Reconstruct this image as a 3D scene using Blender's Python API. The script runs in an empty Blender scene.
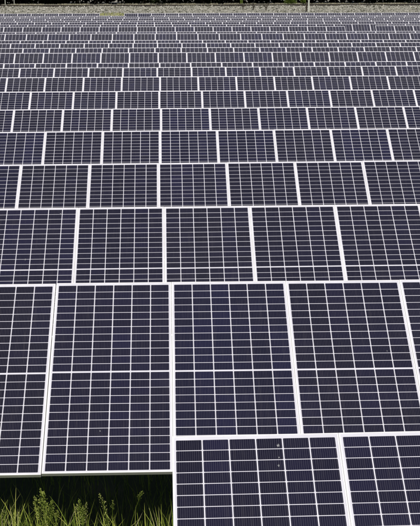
import bpy, bmesh, math, random
import numpy as np
from mathutils import Vector, Matrix, Euler

random.seed(7)
rng = np.random.default_rng(11)
scene = bpy.context.scene
C = scene.collection

# ------------------------------------------------------------------ camera
CAM_Z = 4.75
PITCH, YAW, ROLL = 12.8867, 1.8776, -0.1361
FPX = 1253.24                                   # focal length in photo pixels (420 wide)
th, ps, ro = (math.radians(a) for a in (PITCH, YAW, ROLL))
FW = Vector((math.sin(ps) * math.cos(th), math.cos(ps) * math.cos(th), -math.sin(th)))
RT0 = Vector((math.cos(ps), -math.sin(ps), 0))
UP0 = RT0.cross(FW)
RT = RT0 * math.cos(ro) + UP0 * math.sin(ro)
UP = UP0 * math.cos(ro) - RT0 * math.sin(ro)
cam = bpy.data.cameras.new('camera')
cam.sensor_fit = 'HORIZONTAL'
cam.sensor_width = 36.0
cam.lens = FPX / 420.0 * 36.0
cam.clip_start = 0.1
cam.clip_end = 3000
camo = bpy.data.objects.new('camera', cam)
camo.matrix_world = Matrix.Translation((0, 0, CAM_Z)) @ Matrix((RT, UP, -FW)).transposed().to_4x4()
C.objects.link(camo)
scene.camera = camo

# ------------------------------------------------------------------ sky, sun, exposure
SUN_EL, SUN_AZ = 52.0, 24.0                     # azimuth: degrees to the right of straight behind the camera
world = bpy.data.worlds.new('World')
scene.world = world
world.use_nodes = True
nt = world.node_tree
bg = nt.nodes['Background']
sky = nt.nodes.new('ShaderNodeTexSky')
sky.sky_type = 'NISHITA'
sky.sun_disc = False
sky.sun_elevation = math.radians(SUN_EL)
sky.sun_rotation = math.radians(180.0 - SUN_AZ)
sky.altitude = 300
sky.air_density = 1.0
sky.dust_density = 0.6
nt.links.new(sky.outputs[0], bg.inputs[0])
bg.inputs[1].default_value = 0.05
sun = bpy.data.lights.new('sun', 'SUN')
sun.energy = 4.6
sun.angle = math.radians(0.53)
sun.color = (1.0, 0.955, 0.90)
suno = bpy.data.objects.new('sun', sun)
el, az = math.radians(SUN_EL), math.radians(SUN_AZ)
to_sun = Vector((math.sin(az) * math.cos(el), -math.cos(az) * math.cos(el), math.sin(el)))
suno.rotation_euler = to_sun.to_track_quat('Z', 'Y').to_euler()
suno.location = (20, -40, 50)
C.objects.link(suno)
scene.view_settings.view_transform = 'Standard'
scene.view_settings.look = 'None'
scene.view_settings.exposure = 0.0
scene.view_settings.gamma = 1.0
scene.view_settings.use_curve_mapping = False


def ray(px, py):
    """direction of the view through a photo pixel"""
    return (FW * FPX + RT * (px - 210.0) + UP * (263.0 - py)).normalized()


def at_y(px, py, y):
    """point at forward distance y seen at a photo pixel"""
    d = ray(px, py)
    return Vector((0, 0, CAM_Z)) + d * (y / d.y)


# ------------------------------------------------------------------ materials
def new_mat(name):
    m = bpy.data.materials.new(name)
    m.use_nodes = True
    n = m.node_tree.nodes
    return m, n, m.node_tree.links, n['Principled BSDF']


def ramp(n, stops):
    r = n.new('ShaderNodeValToRGB')
    e = r.color_ramp.elements
    while len(e) < len(stops):
        e.new(0.5)
    for k, (p, c) in enumerate(stops):
        e[k].position = p
        e[k].color = (*c, 1)
    return r


def noise(n, l, scale, detail=4, rough=0.6, coord=None):
    t = n.new('ShaderNodeTexNoise')
    t.inputs['Scale'].default_value = scale
    t.inputs['Detail'].default_value = detail
    t.inputs['Roughness'].default_value = rough
    if coord is not None:
        l.new(coord, t.inputs['Vector'])
    return t


def mathn(n, l, op, a, b=None, c=None):
    m = n.new('ShaderNodeMath')
    m.operation = op
    for k, v in enumerate((a, b, c)):
        if v is None:
            continue
        if isinstance(v, (int, float)):
            m.inputs[k].default_value = v
        else:
            l.new(v, m.inputs[k])
    return m.outputs[0]


def mix(n, l, fac, a, b, blend='MIX'):
    m = n.new('ShaderNodeMix')
    m.data_type = 'RGBA'
    m.blend_type = blend
    for s, v in ((0, fac), (6, a), (7, b)):
        if isinstance(v, (int, float)):
            m.inputs[s].default_value = v
        elif isinstance(v, tuple):
            m.inputs[s].default_value = (*v, 1)
        else:
            l.new(v, m.inputs[s])
    return m.outputs[2]


def mat_cell():
    m, n, l, b = new_mat('silicon_cell')
    uv = n.new('ShaderNodeUVMap')
    sep = n.new('ShaderNodeSeparateXYZ')
    l.new(uv.outputs[0], sep.inputs[0])
    # twelve silver bus bars running down each half cell
    f = mathn(n, l, 'FRACT', mathn(n, l, 'MULTIPLY', sep.outputs[0], 12.0))
    d = mathn(n, l, 'ABSOLUTE', mathn(n, l, 'SUBTRACT', f, 0.5))
    bar = mathn(n, l, 'LESS_THAN', d, 0.07)
    info = n.new('ShaderNodeObjectInfo')
    att = n.new('ShaderNodeAttribute')
    att.attribute_name = 'cell_tone'
    tone = mathn(n, l, 'ADD', 1.0, att.outputs['Fac'])
    base = mix(n, l, 1.0, (0.0080, 0.0072, 0.0176), info.outputs['Color'], 'MULTIPLY')
    comb = n.new('ShaderNodeCombineXYZ')
    for k in range(2):
        l.new(tone, comb.inputs[k])
    l.new(mathn(n, l, 'MULTIPLY_ADD', mathn(n, l, 'MAXIMUM', att.outputs['Fac'], 0.0), 1.5, tone), comb.inputs[2])
    base = mix(n, l, 1.0, base, comb.outputs[0], 'MULTIPLY')
    # a thin uneven film of dust
    geo = n.new('ShaderNodeNewGeometry')
    n1 = noise(n, l, 1.7, 5, 0.65, geo.outputs['Position'])
    n2 = noise(n, l, 45.0, 3, 0.7, geo.outputs['Position'])
    dust = mathn(n, l, 'MULTIPLY', mathn(n, l, 'MULTIPLY', n1.outputs[0], n2.outputs[0]), 0.034)
    # faint rain streaks running down the glass
    mp = n.new('ShaderNodeMapping')
    mp.inputs['Scale'].default_value = (70.0, 2.5, 2.5)
    l.new(geo.outputs['Position'], mp.inputs['Vector'])
    n3 = noise(n, l, 1.0, 3, 0.6, mp.outputs[0])
    st = mathn(n, l, 'MULTIPLY', mathn(n, l, 'MAXIMUM', mathn(n, l, 'SUBTRACT', n3.outputs[0], 0.52), 0.0), 0.10)
    dust = mathn(n, l, 'ADD', dust, st)
    col = mix(n, l, mathn(n, l, 'MULTIPLY', bar, 0.24), base, (0.19, 0.19, 0.24))
    col = mix(n, l, dust, col, (0.42, 0.38, 0.36))
    l.new(col, b.inputs['Base Color'])
    b.inputs['Roughness'].default_value = 0.30
    b.inputs['Specular IOR Level'].default_value = 0.12
    b.inputs['Coat Weight'].default_value = 0.5
    b.inputs['Coat Roughness'].default_value = 0.09
    return m


def mat_back():
    m, n, l, b = new_mat('white_backsheet')
    geo = n.new('ShaderNodeNewGeometry')
    n1 = noise(n, l, 3.0, 4, 0.6, geo.outputs['Position'])
    r = ramp(n, [(0.3, (0.56, 0.55, 0.60)), (0.7, (0.66, 0.65, 0.695))])
    l.new(n1.outputs[0], r.inputs[0])
    l.new(r.outputs[0], b.inputs['Base Color'])
    b.inputs['Roughness'].default_value = 0.4
    b.inputs['Coat Weight'].default_value = 0.5
    b.inputs['Coat Roughness'].default_value = 0.09
    return m


def mat_frame():
    m, n, l, b = new_mat('anodised_aluminium')
    geo = n.new('ShaderNodeNewGeometry')
    n1 = noise(n, l, 6.0, 5, 0.7, geo.outputs['Position'])
    r = ramp(n, [(0.3, (0.76, 0.74, 0.745)), (0.7, (0.86, 0.845, 0.85))])
    l.new(n1.outputs[0], r.inputs[0])
    l.new(r.outputs[0], b.inputs['Base Color'])
    b.inputs['Metallic'].default_value = 0.15
    b.inputs['Roughness'].default_value = 0.42
    return m


def mat_steel():
    m, n, l, b = new_mat('galvanised_steel')
    geo = n.new('ShaderNodeNewGeometry')
    n1 = noise(n, l, 9.0, 4, 0.6, geo.outputs['Position'])
    r = ramp(n, [(0.3, (0.28, 0.29, 0.30)), (0.7, (0.42, 0.43, 0.44))])
    l.new(n1.outputs[0], r.inputs[0])
    l.new(r.outputs[0], b.inputs['Base Color'])
    b.inputs['Metallic'].default_value = 0.7
    b.inputs['Roughness'].default_value = 0.5
    return m


def mat_ramp(name, scale, stops, rough=0.9, detail=6, spec=0.2):
    m, n, l, b = new_mat(name)
    geo = n.new('ShaderNodeNewGeometry')
    n1 = noise(n, l, scale, detail, 0.65, geo.outputs['Position'])
    r = ramp(n, stops)
    l.new(n1.outputs[0], r.inputs[0])
    l.new(r.outputs[0], b.inputs['Base Color'])
    b.inputs['Roughness'].default_value = rough
    b.inputs['Specular IOR Level'].default_value = spec
    return m


def mat_attr(name, attr, stops, rough=0.8, translucent=0.0, spec=0.25):
    """colour picked along a ramp by a per-face value of the mesh"""
    m, n, l, b = new_mat(name)
    a = n.new('ShaderNodeAttribute')
    a.attribute_name = attr
    r = ramp(n, stops)
    l.new(a.outputs['Fac'], r.inputs[0])
    l.new(r.outputs[0], b.inputs['Base Color'])
    b.inputs['Roughness'].default_value = rough
    b.inputs['Specular IOR Level'].default_value = spec
    if translucent > 0:
        t = n.new('ShaderNodeBsdfTranslucent')
        l.new(r.outputs[0], t.inputs[0])
        ms = n.new('ShaderNodeMixShader')
        ms.inputs[0].default_value = translucent
        l.new(b.outputs[0], ms.inputs[1])
        l.new(t.outputs[0], ms.inputs[2])
        l.new(ms.outputs[0], n['Material Output'].inputs[0])
    return m


M_CELL, M_BACK, M_FRAME, M_STEEL = mat_cell(), mat_back(), mat_frame(), mat_steel()
M_GROUND = mat_ramp('meadow_soil', 1.4, [(0.3, (0.035, 0.045, 0.016)), (0.55, (0.06, 0.065, 0.025)), (0.75, (0.10, 0.085, 0.05))])
M_BANK = mat_ramp('gravel_and_dry_earth', 2.2, [(0.3, (0.12, 0.116, 0.095)), (0.5, (0.25, 0.24, 0.20)), (0.72, (0.36, 0.35, 0.305))])
M_STONE = mat_attr('bank_stone', 'tone', [(0.0, (0.035, 0.036, 0.025)), (0.36, (0.08, 0.08, 0.055)), (0.46, (0.24, 0.228, 0.19)), (1.0, (0.44, 0.425, 0.37))])
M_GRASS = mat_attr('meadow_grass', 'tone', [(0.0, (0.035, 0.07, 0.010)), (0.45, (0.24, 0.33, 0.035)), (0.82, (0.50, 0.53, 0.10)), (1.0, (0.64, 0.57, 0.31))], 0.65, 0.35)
M_SEED = mat_attr('grass_seed_head', 'tone', [(0.0, (0.28, 0.38, 0.05)), (0.6, (0.52, 0.56, 0.14)), (1.0, (0.66, 0.54, 0.38))], 0.8, 0.25)
M_STRAW = mat_attr('dry_grass', 'tone', [(0.0, (0.13, 0.13, 0.06)), (0.6, (0.34, 0.31, 0.20)), (1.0, (0.55, 0.52, 0.42))], 0.85, 0.2)
M_LEAF = mat_attr('woodland_leaf', 'tone', [(0.0, (0.014, 0.026, 0.007)), (0.7, (0.028, 0.048, 0.012)), (1.0, (0.05, 0.075, 0.02))], 0.6, 0.1)
M_SHADE_LEAF = mat_attr('shade_darkened_leaf', 'tone', [(0.0, (0.007, 0.012, 0.005)), (1.0, (0.022, 0.033, 0.011))], 0.7, 0.0, 0.1)  # understorey leaves, the shade under the crowns put into their colour
M_BUSH = mat_attr('bright_bush_leaf', 'tone', [(0.0, (0.06, 0.11, 0.015)), (0.6, (0.16, 0.24, 0.03)), (1.0, (0.30, 0.36, 0.07))], 0.6, 0.35)
M_BARK = mat_ramp('dark_bark', 8.0, [(0.3, (0.03, 0.025, 0.018)), (0.7, (0.07, 0.058, 0.043))])
M_POST = mat_ramp('weathered_pale_post', 5.0, [(0.3, (0.50, 0.52, 0.44)), (0.7, (0.68, 0.68, 0.60))])
M_EDGE = mat_ramp('dark_edging', 3.0, [(0.3, (0.022, 0.018, 0.016)), (0.7, (0.05, 0.042, 0.036))])
M_DROP = mat_ramp('dried_dropping', 60.0, [(0.3, (0.13, 0.13, 0.14)), (0.7, (0.32, 0.32, 0.32))])


# ------------------------------------------------------------------ mesh helpers
def link(name, me, parent=None, loc=(0, 0, 0), rot=(0, 0, 0)):
    o = bpy.data.objects.new(name, me)
    o.location = loc
    o.rotation_euler = rot
    o.parent = parent
    C.objects.link(o)
    return o


def tag(o, label=None, cat=None, group=None, kind=None):
    for k, v in (('label', label), ('category', cat), ('group', group), ('kind', kind)):
        if v:
            o[k] = v
    return o


class MB:
    def __init__(self):
        self.v, self.f, self.t, self.m = [], [], [], []

    def face(self, pts, tone=0.0, mi=0):
        k = len(self.v)
        self.v += [tuple(p) for p in pts]
        self.f.append(tuple(range(k, k + len(pts))))
        self.t.append(tone)
        self.m.append(mi)

    def box(self, lo, hi, tone=0.0, mi=0):
        k = len(self.v)
        x0, y0, z0 = lo
        x1, y1, z1 = hi
        self.v += [(x0, y0, z0), (x1, y0, z0), (x1, y1, z0), (x0, y1, z0), (x0, y0, z1), (x1, y0, z1), (x1, y1, z1), (x0, y1, z1)]
        for q in ((3, 2, 1, 0), (4, 5, 6, 7), (0, 1, 5, 4), (1, 2, 6, 5), (2, 3, 7, 6), (3, 0, 4, 7)):
            self.f.append(tuple(k + i for i in q))
            self.t.append(tone)
            self.m.append(mi)

    def tube(self, pts, rad, n=6, tone=0.0, mi=0):
        rings = []
        for i, p in enumerate(pts):
            p = Vector(p)
            a = Vector(pts[max(0, i - 1)])
            b = Vector(pts[min(len(pts) - 1, i + 1)])
            d = (b - a).normalized()
            s = d.cross(Vector((0.31, 0.9, 0.2))).normalized()
            t = d.cross(s)
            k = len(self.v)
            for j in range(n):
                an = 2 * math.pi * j / n
                self.v.append(tuple(p + (s * math.cos(an) + t * math.sin(an)) * rad[i]))
            rings.append(k)
        for i in range(len(rings) - 1):
            for j in range(n):
                a, b = rings[i] + j, rings[i] + (j + 1) % n
                c, d = rings[i + 1] + (j + 1) % n, rings[i + 1] + j
                self.f.append((a, b, c, d)); self.t.append(tone); self.m.append(mi)
        self.f.append(tuple(rings[-1] + j for j in range(n))); self.t.append(tone); self.m.append(mi)
        self.f.append(tuple(rings[0] + n - 1 - j for j in range(n))); self.t.append(tone); self.m.append(mi)

    def mesh(self, name, mats, attr='tone', smooth=False):
        me = bpy.data.meshes.new(name)
        me.from_pydata(self.v, [], self.f)
        for m in mats:
            me.materials.append(m)
        a = me.attributes.new(attr, 'FLOAT', 'FACE')
        a.data.foreach_set('value', np.array(self.t, dtype=np.float32))
        me.polygons.foreach_set('material_index', np.array(self.m, dtype=np.int32))
        if smooth:
            me.polygons.foreach_set('use_smooth', np.ones(len(self.f), dtype=bool))
        me.update()
        return me


# ------------------------------------------------------------------ setting: ground, bank
GZ = -0.25


def ground_z(x, y):
    return GZ + 0.05 * math.sin(x * 0.31 + 1.0) * math.sin(y * 0.23) + 0.03 * math.sin(x * 1.3 + y * 0.9)


def bank_z(x, y):
    w = 0.03 * math.sin(x * 0.7) + 0.02 * math.sin(x * 1.9 + y)
    if y < 109.5:
        return -0.4
    if y < 113.5:
        t = (y - 109.5) / 4.0
        return -0.3 + 1.62 * (3 * t * t - 2 * t ** 3) + w * t
    if y < 135.0:
        return 1.32 + (y - 113.5) * 0.0165 + w
    return 1.675 + w * max(0.0, 1 - (y - 135) / 2.0)


def sheet(name, xs, ys, zf, mat):
    v = [(x, y, zf(x, y)) for y in ys for x in xs]
    nx = len(xs)
    f = [(j * nx + i, j * nx + i + 1, (j + 1) * nx + i + 1, (j + 1) * nx + i) for j in range(len(ys) - 1) for i in range(nx - 1)]
    me = bpy.data.meshes.new(name)
    me.from_pydata(v, [], f)
    me.polygons.foreach_set('use_smooth', np.ones(len(f), dtype=bool))
    me.materials.append(mat)
    return link(name, me)


gx = [-1500, -600, -250, -120] + [i * 1.5 for i in range(-50, 51)] + [120, 250, 600, 1500]
gy = [-400, -150, -60] + [i * 1.5 for i in range(-20, 75)] + [125, 200, 400, 900, 2500]
tag(sheet('ground', gx, gy, lambda x, y: ground_z(x, y) if abs(x) < 80 and -35 < y < 115 else GZ, M_GROUND), kind='structure')
bx = [-400, -150] + [i * 0.8 for i in range(-70, 71)] + [150, 400]
by = [109.4] + [109.5 + i * 0.5 for i in range(9)] + [114 + i * 1.0 for i in range(22)] + [136, 138, 141, 150, 200, 320]
tag(sheet('gravel_bank', bx, by, bank_z, M_BANK), kind='structure')

# ------------------------------------------------------------------ solar tables
PW, PL, STEP = 1.1356, 2.278, 1.138
TILT = math.radians(32.443)
LIP, TOPM, BOTM, MID, PR, PC = 0.011, 0.034, 0.022, 0.014, 0.0920, 0.182
GAP_C, GAP_R = 0.0090, 0.0062
SIDE = (PW - 6 * PC) / 2
T_FRAME = 0.035


def cell_centre(r, c):
    """centre of half cell in panel coordinates (origin top left corner, y runs up the slope)"""
    y = -(TOPM + PR * (r + 0.5) + (MID if r >= 12 else 0.0))
    return SIDE + PC * (c + 0.5), y


def build_panel_meshes():
    b = MB()
    b.box((0.003, -PL + 0.003, -0.006), (PW - 0.003, -0.003, 0.0))
    lam = b.mesh('laminate', [M_BACK])
    f = MB()
    o = [(0, -PL), (PW, -PL), (PW, 0), (0, 0)]
    e = 0.0012
    o2 = [(e, -PL + e), (PW - e, -PL + e), (PW - e, -e), (e, -e)]
    i = [(LIP, -PL + LIP), (PW - LIP, -PL + LIP), (PW - LIP, -LIP), (LIP, -LIP)]
    k = [(0.03, -PL + 0.03), (PW - 0.03, -PL + 0.03), (PW - 0.03, -0.03), (0.03, -0.03)]
    zt = 0.0022
    loops = [(i, -0.001), (i, zt), (o2, zt), (o, zt - e), (o, -T_FRAME), (k, -T_FRAME), (k, -T_FRAME + 0.002)]
    for (la, za), (lb, zb) in zip(loops, loops[1:]):
        for q in range(4):
            p, r = q, (q + 1) % 4
            f.face([(*la[p], za), (*la[r], za), (*lb[r], zb), (*lb[p], zb)])
    fr = f.mesh('frame', [M_FRAME])
    return lam, fr


ME_LAM, ME_FRAME = build_panel_meshes()
CW, CH, CZ = PC - GAP_C, PR - GAP_R, 0.0010


def cell_faces(cx, cy):
    hx, hy, k = CW / 2, CH / 2, 0.0042           # corners cut off as on pseudo-square wafers
    ring = [(-hx + k, -hy), (hx - k, -hy), (hx, -hy + k), (hx, hy - k), (hx - k, hy), (-hx + k, hy), (-hx, hy - k), (-hx, -hy + k)]
    v = [(cx + x, cy + y, CZ) for x, y in ring] + [(cx + x, cy + y, 0.0002) for x, y in ring]
    uv = [(0.5 + x / CW, 0.5 + y / CH) for x, y in ring]
    f = [tuple(range(8))] + [(8 + q, 8 + (q + 1) % 8, (q + 1) % 8, q) for q in range(8)]
    u = list(uv)
    for q in range(8):
        u += [uv[q], uv[(q + 1) % 8], uv[(q + 1) % 8], uv[q]]
    return v, f, u


def cells_mesh(name, which, seed):
    r_ = random.Random(seed)
    V, F, U, T = [], [], [], []
    col = [r_.choice((-0.06, 0.0, 0.0, 0.04, 0.10)) for _ in range(6)]
    for (r, c) in which:
        v, f, u = cell_faces(*cell_centre(r, c))
        k = len(V)
        V += v
        F += [tuple(k + i for i in q) for q in f]
        U += u
        T += [col[c] + r_.uniform(-0.09, 0.09)] * 9
    me = bpy.data.meshes.new(name)
    me.from_pydata(V, [], F)
    me.materials.append(M_CELL)
    uvl = me.uv_layers.new(name='UVMap')
    uvl.data.foreach_set('uv', np.array(U, dtype=np.float32).ravel())
    a = me.attributes.new('cell_tone', 'FLOAT', 'FACE')
    a.data.foreach_set('value', np.array(T, dtype=np.float32))
    me.update()
    return me


ALL = [(r, c) for r in range(24) for c in range(6)]
ME_CELLS = [cells_mesh('cells', ALL, s) for s in range(5)]
v_, f_, u_ = cell_faces(0, 0)
ME_CELL = bpy.data.meshes.new('cell')
ME_CELL.from_pydata(v_, [], f_)
ME_CELL.materials.append(M_CELL)
ME_CELL.uv_layers.new(name='UVMap').data.foreach_set('uv', np.array(u_, dtype=np.float32).ravel())


def panel_tint(r_):
    g = r_.uniform(0.92, 1.08)
    s = r_.random()
    if s < 0.22:        # a bluer batch
        return (0.95 * g, 1.0 * g, 1.22 * g)
    if s < 0.40:        # a greyer batch
        return (1.04 * g, 1.05 * g, 0.96 * g)
    return (1.0 * g, 0.99 * g, 1.06 * g)


def support_mesh(kind, *a):
    b = MB()
    if kind == 'rail':                           # C-section purlin under the panels
        x0, x1 = a
        b.box((x0, -0.03, -0.06), (x1, 0.03, -0.056)); b.box((x0, -0.03, -0.003), (x1, 0.03, 0.0)); b.box((x0, -0.03, -0.0561), (x1, -0.026, -0.0031))
    elif kind == 'rafter':
        b.box((-0.025, -1.75, -0.07), (0.025, -0.35, 0.0))
    else:
        z0, z1 = a
        b.box((-0.05, -0.03, z0), (0.05, -0.026, z1)); b.box((-0.05, -0.0259, z0), (-0.046, 0.03, z1)); b.box((0.046, -0.0259, z0), (0.05, 0.03, z1))
    return b.mesh(kind, [M_STEEL])


ME_RAFTER = support_mesh('rafter')
GROUP = 'long tilted tables of solar panels across the field'
N_TABLE = 0
PANELS = {}


def solar_table(key, X0, D, H, S, u0, u1, label, cell_rule=None, shifts=None, phase=0.0, tilt=TILT):
    """one supported run of panels; u0..u1 are panel numbers counted from the measured seam X0"""
    global N_TABLE
    r_ = random.Random(100 + N_TABLE)
    N_TABLE += 1
    t = link('solar_table', None, None, (X0 + S * (CAM_Z - H - GZ), D, GZ), (0, -math.atan(S), 0))
    tag(t, label, 'solar table', GROUP)
    z = CAM_Z - H - GZ
    rot = Euler((tilt, 0, 0))
    R = rot.to_matrix()
    for u in range(u0, u1):
        dx = (shifts or {}).get(u, 0.0)
        loc = (u * STEP + 0.0012 + dx, r_.uniform(-0.002, 0.002), z + r_.uniform(-0.003, 0.003))
        p = link('solar_panel', ME_LAM, t, loc, (tilt + math.radians(r_.uniform(-0.12, 0.12)), math.radians(r_.uniform(-0.07, 0.07)), 0))
        PANELS[(key, u)] = p
        tint = panel_tint(r_)
        link('frame', ME_FRAME, p)
        single = cell_rule(u) if cell_rule else []
        if single:
            ss = set(single)
            rest = [q for q in ALL if q not in ss]
            col = [r_.choice((-0.06, 0.0, 0.0, 0.04, 0.10)) for _ in range(6)]
            for (r, c) in single:
                cx, cy = cell_centre(r, c)
                o = link('cell', ME_CELL, p, (cx, cy, 0))
                k = 1 + col[c] + r_.uniform(-0.09, 0.09)
                o.color = (tint[0] * k, tint[1] * k, tint[2] * (k + 1.5 * max(0.0, k - 1)), 1)
            if rest:
                o = link('cells', cells_mesh('cells', rest, u + 50), p)
                o.color = (*tint, 1)
                tag(o, kind='stuff')
        else:
            o = link('cells', ME_CELLS[r_.randrange(5)], p)
            o.color = (*tint, 1)
            tag(o, kind='stuff')
    xa, xb = u0 * STEP + 0.05, u1 * STEP - 0.05
    for v in (0.56, 1.72):                       # two purlins down the slope
        q = R @ Vector((0, -v, -T_FRAME - 0.001))
        link('rail', support_mesh('rail', xa, xb), t, (0, q.y, z + q.z), rot)
    n = max(2, int(round((xb - xa) / 3.4)) + 1)
    zf = z - 1.62 * math.sin(tilt) - 0.10
    me_front = support_mesh('post', -0.6, zf)
    me_rear2 = support_mesh('post', -0.6, z - 0.50 * math.sin(tilt) - 0.16)
    for k in range(n):
        x = xa + 0.35 + (xb - xa - 0.7) * k / (n - 1) + phase
        q = R @ Vector((0, 0, -T_FRAME - 0.0615))
        link('rafter', ME_RAFTER, t, (x, q.y, z + q.z), rot)
        link('post', me_rear2, t, (x, -0.50 * math.cos(tilt) + 0.06, 0))
        link('post', me_front, t, (x, -1.62 * math.cos(tilt) + 0.06, 0))
    return t


# measured runs: first seam, distance of the top edge, drop of the top edge below the camera, slope along the run
ROWS = [
    (0.0011, 8.0658, 3.0552, 0.0084), (-1.1265, 12.1019, 2.9638, 0.0006), (-1.2095, 16.4232, 2.9913, 0.0032),
    (-2.4515, 20.759, 3.0446, 0.0039), (-2.4486, 25.0179, 3.0093, 0.0031), (-3.589, 29.3997, 3.0195, 0.0031),
    (-3.6543, 33.7028, 2.9896, 0.0012), (-4.7943, 37.8587, 2.9298, -0.0002), (-4.9112, 42.1981, 2.961, 0.0012),
    (-5.9965, 46.5754, 3.0972, 0.001), (-6.0778, 50.7251, 2.9697, 0.0001), (-6.2526, 55.1361, 3.0196, 0.0002),
    (-7.3077, 59.4665, 3.0395, -0.0007), (-7.3636, 63.8062, 3.1122, -0.0011), (-8.6322, 68.0408, 2.9762, -0.0012),
    (-8.6047, 72.4598, 3.0665, -0.0009), (-9.7919, 76.6827, 2.9378, -0.0014), (-5.3816, 80.6351, 2.9595, -0.0012),
    (-6.577, 85.2899, 2.972, -0.0011), (-6.10, 89.75, 3.022, -0.001), (-11.265, 94.2368, 3.0259, -0.001),
    (-6.75, 98.25, 3.045, -0.001), (-12.4641, 102.2409, 3.0734, -0.001), (-13.644, 107.1361, 3.021, -0.0009),
]
ORD = ['frontmost', 'second', 'third', 'fourth', 'fifth', 'sixth', 'seventh', 'eighth', 'ninth', 'tenth', 'eleventh', 'twelfth',
       'thirteenth', 'fourteenth', 'fifteenth', 'sixteenth', 'seventeenth', 'eighteenth', 'nineteenth', 'twentieth',
       'twenty-first', 'twenty-second', 'twenty-third', 'hindmost']


def in_view(D, X0):
    """panel numbers that cover the view at this distance, with two spare panels at each side"""
    k = D / math.cos(math.radians(11)) * 1.0
    xl = math.tan(math.radians(YAW) - math.atan(222 / FPX)) * k
    xr = math.tan(math.radians(YAW) + math.atan(222 / FPX)) * k
    return math.floor((xl - X0) / STEP) - 2, math.ceil((xr - X0) / STEP) + 2


def px_of(X, Y, Z):
    d = Vector((X, Y, Z - CAM_Z))
    w = d.dot(FW)
    return 210 + FPX * d.dot(RT) / w, 263 - FPX * d.dot(UP) / w


def visible_cells(i, u, y_cover):
    X0, D, H, S = ROWS[i]
    out = []
    for (r, c) in ALL:
        cx, cy = cell_centre(r, c)
        X = X0 + u * STEP + cx
        x, y = px_of(X, D + cy * math.cos(TILT), CAM_Z - H + S * (u * STEP + cx) + cy * math.sin(TILT))
        if -4 < x < 424 and y < y_cover(x):
            out.append((y, r, c))
    return out


pick = {}
cand = []
for u in range(-1, 4):
    cand += [(y, u, r, c) for (y, r, c) in visible_cells(1, u, lambda x: 436 if x > 172 else 999)]
cand.sort(reverse=True)
for (y, u, r, c) in cand[:300]:
    pick.setdefault((1, u), []).append((r, c))
for u in range(0, 3):
    pick[(0, u)] = [(r, c) for (y, r, c) in visible_cells(0, u, lambda x: 532)]

for i, (X0, D, H, S) in enumerate(ROWS):
    a, b = in_view(D, X0)
    rule = (lambda u, i=i: pick.get((i, u), []))
    if i == 0:
        solar_table(i, X0, D, H, S, 0, 4, 'frontmost table of solar panels, its end frame standing beside the grass patch', rule, tilt=math.radians(30.03))
    elif i == 1:
        solar_table(i, X0, D, H, S, a, b, 'second table of solar panels from the front, its lower edge above the tall grass', rule, {-1: -0.006, -2: -0.006, -3: -0.006}, 1.35)
    elif i == 16:
        solar_table(i, X0, D, H, S, a, 18, 'seventeenth table of solar panels from the front, the long stretch before its gap')
        q = at_y(375.2, 26.4, D)
        solar_table('16b', q.x, D, H + 0.0, S, 0, 6, 'seventeenth table of solar panels from the front, the short stretch past its gap')
    elif i == 22:
        solar_table(i, X0, D, H, S, a, 8, 'last but one table of solar panels, the shorter stretch before its gap')
        q = at_y(150.3, 15.9, D)
        solar_table('22b', q.x, D, H, S, 0, 22, 'last but one table of solar panels, the longer stretch past its gap')
    elif i == 23:
        solar_table(i, X0, D, H, S, a, 7, 'hindmost table of solar panels by the gravel bank, the short stretch before its gap')
        q = at_y(124.3, 13.5, D)
        solar_table('23b', q.x, D, H, S, 0, 25, 'hindmost table of solar panels by the gravel bank, the long stretch past its gap')
    else:
        solar_table(i, X0, D, H, S, a, b, '%s table of solar panels counted from the front edge of the field' % ORD[i])


def dropping(key, u, px, py, size, seed):
    """dried splash on the glass where the photograph shows one"""
    p = PANELS[(key, u)]
    bpy.context.view_layer.update()
    inv = p.matrix_world.inverted()
    o = inv @ Vector((0, 0, CAM_Z))
    d = inv.to_3x3() @ ray(px, py)
    q = o + d * (-o.z / d.z)
    r_ = random.Random(seed)
    b = MB()
    ring = [(size * r_.uniform(0.35, 1.15) * math.cos(k * math.pi / 6), size * 1.3 * r_.uniform(0.4, 1.35) * math.sin(k * math.pi / 6)) for k in range(12)]
    for k in range(12):
        m = (k + 1) % 12
        b.face([(*ring[k], 0), (*ring[m], 0), (ring[m][0] * 0.6, ring[m][1] * 0.6, 0.0016), (ring[k][0] * 0.6, ring[k][1] * 0.6, 0.0016)])
    b.face([(x * 0.6, y * 0.6, 0.0016) for x, y in ring])
    link('bird_dropping', b.mesh('bird_dropping', [M_DROP]), p, (q.x, q.y, CZ + 0.0004))


for a_ in ((0, 0, 278.2, 445.4, 0.011, 1), (0, 0, 279.0, 457.5, 0.006, 2), (0, 0, 278.8, 465.5, 0.008, 3), (1, 0, 100.0, 431.0, 0.007, 4),
           (2, 0, 25.2, 259.6, 0.011, 5), (2, 0, 60.5, 214.2, 0.012, 6), (6, 4, 214.0, 89.2, 0.0, 7), (1, 1, 204.5, 403, 0.005, 8), (1, 2, 387, 351, 0.006, 9)):
    key, u, px, py, s, sd = a_
    if s:
        best = None
        X0 = ROWS[key][0]
        for uu in range(-4, 6):
            if (key, uu) in PANELS:
                p = PANELS[(key, uu)]
                bpy.context.view_layer.update()
                inv = p.matrix_world.inverted()
                o = inv @ Vector((0, 0, CAM_Z)); d = inv.to_3x3() @ ray(px, py)
                q = o + d * (-o.z / d.z)
                if 0.03 < q.x < PW - 0.03 and -PL < q.y < 0:
                    best = uu
        if best is not None:
            dropping(key, best, px, py, s, sd)

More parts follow.
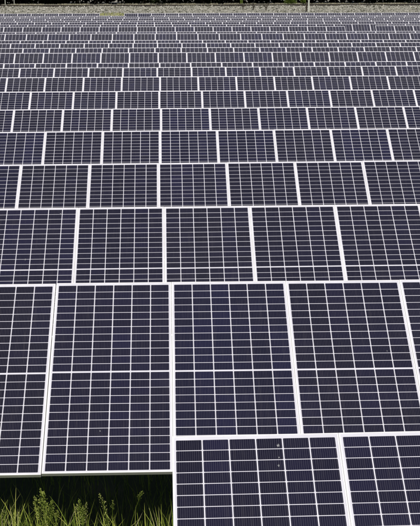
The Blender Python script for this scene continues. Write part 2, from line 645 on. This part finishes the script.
# ------------------------------------------------------------------ grass in front of the second table
def blade(b, x, y, z, h, w, lean, az, tone, mi=0, segs=4):
    dx, dy = math.cos(az), math.sin(az)
    sx, sy = -dy, dx
    tw = random.uniform(-0.8, 0.8)
    pts = []
    for k in range(segs + 1):
        t = k / segs
        o = lean * t * t
        ww = w * (1 - t) ** 0.7 * (0.75 + 0.25 * min(1, t * 5)) * 0.5
        c, s = math.cos(tw * t), math.sin(tw * t)
        ax, ay = sx * c + dx * s, sy * c + dy * s
        cx, cy, cz = x + dx * o, y + dy * o, z + h * t - 0.25 * lean * t * t
        pts.append(((cx - ax * ww, cy - ay * ww, cz), (cx + ax * ww, cy + ay * ww, cz)))
    for k in range(segs):
        a, c = pts[k], pts[k + 1]
        b.face([a[0], a[1], c[1], c[0]], tone, mi)


def seed_stalk(b, x, y, z, h, lean, az, tone, plume=0.14, fat=1.0):
    dx, dy = math.cos(az), math.sin(az)
    pts = [(x + dx * lean * t * t, y + dy * lean * t * t, z + h * t - 0.2 * lean * t * t) for t in (0, 0.3, 0.6, 0.8, 1.0)]
    b.tube(pts, [0.0022, 0.002, 0.0016, 0.0012, 0.0006], 4, 0.35, 0)
    p1, p0 = Vector(pts[-1]), Vector(pts[-2])
    d = (p1 - p0).normalized()
    n = int(60 * plume / 0.14)
    for k in range(n):
        t = k / n
        base = p1 - d * plume * (1 - t)
        rad = 0.021 * fat * math.sin(math.pi * min(1, 0.15 + t * 0.85)) + 0.004
        an = random.uniform(0, 6.283)
        off = Vector((math.cos(an), math.sin(an), random.uniform(0.2, 0.9))) * rad * random.uniform(0.3, 1.0)
        q = base + off
        s = random.uniform(0.0028, 0.0055) * fat
        u = Vector((random.uniform(-1, 1), random.uniform(-1, 1), random.uniform(-0.3, 0.3))).normalized()
        g = (d + off.normalized() * 0.5).normalized()
        tn = min(1, max(0, tone + random.uniform(-0.25, 0.25)))
        b.face([q - u * s * 0.5, q + g * s * 0.8 + u * s * 0.2, q + g * s * 2.2, q + g * s - u * s * 0.8], tn, 1)
        b.face([base, base + (q - base) * 0.5 + u * 0.0008, q, q - u * 0.0008], 0.3, 0)


gb = MB()
for k in range(5600):                           # sunlit growth in front of the table, shorter towards the frontmost table
    x = random.uniform(-3.4, 0.35)
    y = random.uniform(8.4, 10.35)
    cl = 0.5 + 0.5 * math.sin(x * 6.3 + 1.3 * math.sin(y * 2.1) + 0.6) * math.sin(y * 3.3 + x * 2.7)
    if random.random() > 0.25 + 0.75 * cl or (x > -0.75 and random.random() < 0.6):
        continue
    h = (random.uniform(0.30, 0.54) + 0.24 * cl * cl * random.random()) * (0.88 if x > -0.7 else 1.0)
    blade(gb, x, y, ground_z(x, y) - 0.02, h, random.uniform(0.006, 0.014), random.uniform(0.05, 0.34), random.uniform(0, 6.283),
          min(1, max(0, random.gauss(0.60, 0.24))), 0, 4)
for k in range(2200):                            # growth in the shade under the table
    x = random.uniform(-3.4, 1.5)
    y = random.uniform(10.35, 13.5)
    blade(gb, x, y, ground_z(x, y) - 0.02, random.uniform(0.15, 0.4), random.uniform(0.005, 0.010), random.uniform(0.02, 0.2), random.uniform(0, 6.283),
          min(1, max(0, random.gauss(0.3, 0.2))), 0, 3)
for k in range(16):
    x = random.uniform(-3.2, 0.2)
    y = random.uniform(8.8, 10.2)
    seed_stalk(gb, x, y, ground_z(x, y) - 0.02, random.uniform(0.55, 0.78), random.uniform(0.02, 0.16), random.uniform(0, 6.283), random.uniform(0.2, 0.9), random.uniform(0.06, 0.13), 0.9)
for k in range(5600):                            # ground cover further along the aisles
    x = random.uniform(-5.5, 6.0)
    y = random.uniform(3.5, 8.0)
    h = random.uniform(0.12, 0.34)
    blade(gb, x, y, ground_z(x, y) - 0.02, h, random.uniform(0.006, 0.012), random.uniform(0.02, 0.2), random.uniform(0, 6.283), min(1, max(0, random.gauss(0.4, 0.2))), 0, 2)
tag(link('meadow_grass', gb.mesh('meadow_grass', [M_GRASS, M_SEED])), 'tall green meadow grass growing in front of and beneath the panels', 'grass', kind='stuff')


def clump(label, px, y, spread, tips, n_blades, hmax):
    """one seeding grass plant; tips are (photo x, photo y) of its seed heads"""
    c = at_y(px, 526, y)
    root = link('seeding_grass_plant', None, None, (c.x, y, ground_z(c.x, y)))
    tag(root, label, 'grass plant', 'seeding grass plants below the second table')
    b = MB()
    for k in range(n_blades):
        blade(b, random.gauss(0, spread), random.gauss(0, spread * 0.6), -0.02, random.uniform(0.45, 1.0) * hmax, random.uniform(0.008, 0.017),
              random.uniform(0.05, 0.30), random.uniform(0, 6.283), min(1, max(0, random.gauss(0.66, 0.2))), 0, 4)
    link('leaves', b.mesh('leaves', [M_GRASS, M_SEED]), root)
    for (tx, ty, ln, fat) in tips:
        t = at_y(tx, ty, y + random.uniform(-0.1, 0.1)) - root.location
        s = MB()
        side = -0.5 * ln if tx < px else 0.5 * ln
        seed_stalk(s, t.x - side, t.y * 0.5, -0.02, t.z + 0.02 + 0.2 * abs(side), abs(side), 0.0 if side > 0 else math.pi, random.uniform(0.2, 0.7), 0.17 * min(1.2, fat), fat)
        link('seed_stalk', s.mesh('seed_stalk', [M_GRASS, M_SEED]), root)


clump('tallest clump of seeding grass under the second table, bushy with several seed heads', 46, 9.55, 0.075,
      [(40, 489, 0.10, 1.5), (43, 494, 0.06, 1.3), (34, 499, 0.08, 1.2), (52, 500, 0.06, 1.3), (47, 503, 0.10, 1.2), (58, 508, 0.1, 1.1), (38, 506, 0.1, 1.2)], 90, 0.80)
clump('clump of pale seeding grass second from the end frame of the frontmost table', 80, 9.5, 0.06,
      [(79, 498, 0.08, 1.2), (77, 504, 0.06, 1.2), (86, 503, 0.10, 1.1), (83, 509, 0.05, 1.0)], 55, 0.74)
clump('thin arching grass stalk with nodding seed head, nearest the end of the frontmost table', 113, 9.6, 0.03,
      [(99.5, 491, 0.26, 1.1), (106, 512, 0.05, 1.2)], 14, 0.66)
clump('low clump of seeding grass with pinkish tips at the edge of the picture', 8, 9.4, 0.07,
      [(3, 509, 0.06, 1.0), (14, 511, 0.08, 0.9), (18, 516, 0.05, 1.1)], 50, 0.70)

# ------------------------------------------------------------------ bank details
sb = MB()
OCT = [(1, 0, 0), (0, 1, 0), (-1, 0, 0), (0, -1, 0), (0, 0, 1)]
for k in range(17000):
    x = random.uniform(-24, 32)
    y = 110 + 26 * random.random() ** 0.8
    z = bank_z(x, y)
    s = random.uniform(0.03, 0.095) * (1.6 if random.random() < 0.1 else 1.0)
    ang = random.uniform(0, 6.28)
    c_, s_ = math.cos(ang), math.sin(ang)
    pts = []
    for (a, b, c) in OCT:
        q = [a * s * random.uniform(0.7, 1.4), b * s * random.uniform(0.7, 1.4), c * s * random.uniform(0.5, 1.1)]
        pts.append((x + q[0] * c_ - q[1] * s_, y + q[0] * s_ + q[1] * c_, z + q[2] - 0.01))
    tn = random.random()
    for q in range(4):
        sb.face([pts[q], pts[(q + 1) % 4], pts[4]], tn)
tag(link('gravel', sb.mesh('gravel', [M_STONE])), 'pale loose gravel and stones covering the bank behind the panels', 'gravel', kind='stuff')

tb = MB()
for k in range(3800):                            # low dry tufts
    x = random.uniform(-24, 32)
    y = random.uniform(112, 135)
    blade(tb, x, y, bank_z(x, y) - 0.02, random.uniform(0.06, 0.22), random.uniform(0.02, 0.05), random.uniform(0.0, 0.1), random.uniform(0, 6.28), random.random() * 0.8, 0, 2)
for k in range(13000):                            # pale strip of taller dry grass behind the edging
    x = random.uniform(-26, 34)
    if math.sin(x * 1.1) + 0.7 * math.sin(x * 2.7 + 1) < -0.3 and random.random() < 0.85:
        continue
    y = random.uniform(138.0, 140.2)
    blade(tb, x, y, 1.66, random.uniform(0.14, 0.29), random.uniform(0.03, 0.06), random.uniform(0.0, 0.1), random.uniform(0, 6.28), 0.35 + 0.65 * random.random(), 0, 2)
for k in range(1500):                            # yellowed patch behind the gap in the hindmost table
    c = at_y(random.uniform(97, 127), 14, 111.5)
    y = random.uniform(111.2, 118.0)
    blade(tb, c.x, y, bank_z(c.x, y) - 0.02, random.uniform(0.08, 0.2), random.uniform(0.03, 0.06), random.uniform(0.0, 0.1), random.uniform(0, 6.28), random.random(), 1 if random.random() < 0.45 else 0, 2)
tag(link('dry_grass', tb.mesh('dry_grass', [M_STRAW, M_SEED])), 'pale dry grass and stubble along the bank in front of the dark trees', 'grass', kind='stuff')

eb = MB()
xx = -30.0
while xx < 38:
    eb.box((xx, 135.2, bank_z(xx, 134.5) - 0.05), (xx + 2.37, 135.32, 1.825 + random.uniform(-0.012, 0.012)))
    xx += 2.4
tag(link('bank_edging', eb.mesh('bank_edging', [M_EDGE])), 'long low dark edging along the top of the gravel bank', 'edging')


def post(label, px, py, y, w, h, lean=0.0, mat=None):
    c = at_y(px, py, y)
    b = MB()
    b.tube([(0, 0, -0.5), (lean * 0.5, 0, h * 0.5), (lean, 0, h)], [w / 2, w / 2, w * 0.47], 10)
    o = link('post', b.mesh('post', [mat or M_POST]), None, (c.x, c.y, bank_z(c.x, c.y)))
    tag(o, label, 'post')
    return o


post('tall pale post standing on the gravel bank beside the bright green bush', 308.6, 12, 120.0, 0.15, 4.2)
post('short dark upright standing directly beside the tall pale post', 306.4, 11, 121.0, 0.17, 0.85, 0.0, M_BARK)  # dark upright added close to the left of the pale post
post('thin pale post at the dark trees, first from the edge of the picture', 5.2, 5, 140.8, 0.07, 2.4)
post('thin pale post at the dark trees, second from the edge of the picture', 14.2, 5, 140.8, 0.06, 2.2)


def sapling(label, px, y, arms, h):
    c = at_y(px, 8, y)
    root = link('bare_sapling', None, None, (c.x, y, bank_z(c.x, y)))
    tag(root, label, 'sapling')
    b = MB()
    b.tube([(0, 0, -0.1), (0.01, 0, h * 0.3)], [0.05, 0.045], 6)
    link('stem', b.mesh('stem', [M_BARK]), root)
    for (dx, hh) in arms:
        b = MB()
        b.tube([(0.01, 0, h * 0.28), (dx * 0.5, 0.02, hh * 0.65), (dx, 0.05, hh)], [0.05, 0.042, 0.03], 5)
        for k in range(8):
            t = random.uniform(0.4, 1)
            p = Vector((dx * t, 0.03, hh * t))
            e = p + Vector((random.uniform(-0.12, 0.12), random.uniform(-0.1, 0.1), random.uniform(0.02, 0.14)))
            b.tube([p, e], [0.016, 0.008], 4)
        link('branch', b.mesh('branch', [M_BARK]), root)


sapling('dark forked sapling shaped like a V on the gravel bank', 266, 124, [(-0.22, 0.62), (0.24, 0.66)], 0.6)
sapling('dark upright sapling on the gravel bank, nearer to the forked one', 253, 125, [(0.02, 0.66), (0.14, 0.4)], 0.6)
sapling('small dark sapling on the gravel bank, farther from the forked one', 243, 127, [(-0.1, 0.55), (0.08, 0.5)], 0.5)


def leaf_cloud(b, cen, rad, n, size, tone_f, mi=0, shell=0.35):
    for k in range(n):
        d = Vector((random.gauss(0, 1), random.gauss(0, 1), random.gauss(0, 1))).normalized()
        r = shell + (1 - shell) * random.random() ** 0.6
        p = Vector((cen[0] + d.x * rad[0] * r, cen[1] + d.y * rad[1] * r, cen[2] + d.z * rad[2] * r))
        a = Vector((random.gauss(0, 1), random.gauss(0, 1), random.gauss(0, 1))).normalized()
        c = a.cross(Vector((random.gauss(0, 1), random.gauss(0, 1), random.gauss(0, 1)))).normalized()
        s = size * random.uniform(0.6, 1.3)
        b.face([p - a * s, p + c * s * 0.55, p + a * s, p - c * s * 0.55], tone_f(p), mi)


def bush(label, px, py, y, rx, rz, n):
    c = at_y(px, py, y)
    z0 = 1.70
    root = link('bush', None, None, (c.x, y, z0))
    tag(root, label, 'bush')
    b = MB()
    for k in range(5):
        leaf_cloud(b, (random.uniform(-rx, rx) * 0.55, random.uniform(-0.3, 0.3), rz * random.uniform(0.5, 1.3)), (rx * 0.55, 0.5, rz * 0.6), n // 5, 0.06, lambda p: random.random(), 0, 0.2)
    link('foliage', b.mesh('foliage', [M_BUSH]), root)
    b = MB()
    for k in range(4):
        b.tube([(0, 0, -0.1), (random.uniform(-rx, rx) * 0.4, 0, rz * 0.6), (random.uniform(-rx, rx) * 0.7, 0, rz * 1.4)], [0.03, 0.02, 0.01], 5)
    link('stem', b.mesh('stem', [M_BARK]), root)


bush('bright sunlit green bush in front of the dark trees, beside the tall post', 290, 3, 138.8, 0.95, 0.7, 1600)
bush('smaller bright green bush close beside the tall pale post', 303.5, 3, 138.9, 0.38, 0.6, 500)
bush('slender bright green shoot in front of the dark trees above the saplings', 241.5, 3, 138.8, 0.16, 0.5, 160)

wb = MB()
for k in range(26):                              # trunks and crowns of the wood, crowns hanging well forward
    x = -34 + k * 2.9 + random.uniform(-0.8, 0.8)
    y = random.uniform(148, 150)
    h = random.uniform(9, 13)
    wb.tube([(x, y, 1.4), (x + 0.1, y, h * 0.5), (x, y, h * 0.85)], [0.22, 0.16, 0.06], 7, 0, 1)
    for j in range(9):
        cz = random.uniform(3.7, 5.2) if j < 5 else random.uniform(4.5, h)
        leaf_cloud(wb, (x + random.uniform(-1.6, 1.6), y + random.uniform(-6.0, 1.5), cz), (2.1, 2.2, 1.2), 250, 0.30, lambda p: random.random(), 0, 0.1)
for k in range(110):                             # dense understorey, leaf colour darkened to deepen the shade
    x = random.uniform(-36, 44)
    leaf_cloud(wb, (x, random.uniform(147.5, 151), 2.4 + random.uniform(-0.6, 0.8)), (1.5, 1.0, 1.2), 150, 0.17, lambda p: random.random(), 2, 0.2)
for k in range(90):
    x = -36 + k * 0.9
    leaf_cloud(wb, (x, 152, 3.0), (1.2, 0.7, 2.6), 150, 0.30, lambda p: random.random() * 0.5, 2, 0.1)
tag(link('woodland', wb.mesh('woodland', [M_LEAF, M_BARK, M_SHADE_LEAF])), 'dark shaded edge of a wood behind the gravel bank', 'woodland', kind='stuff')
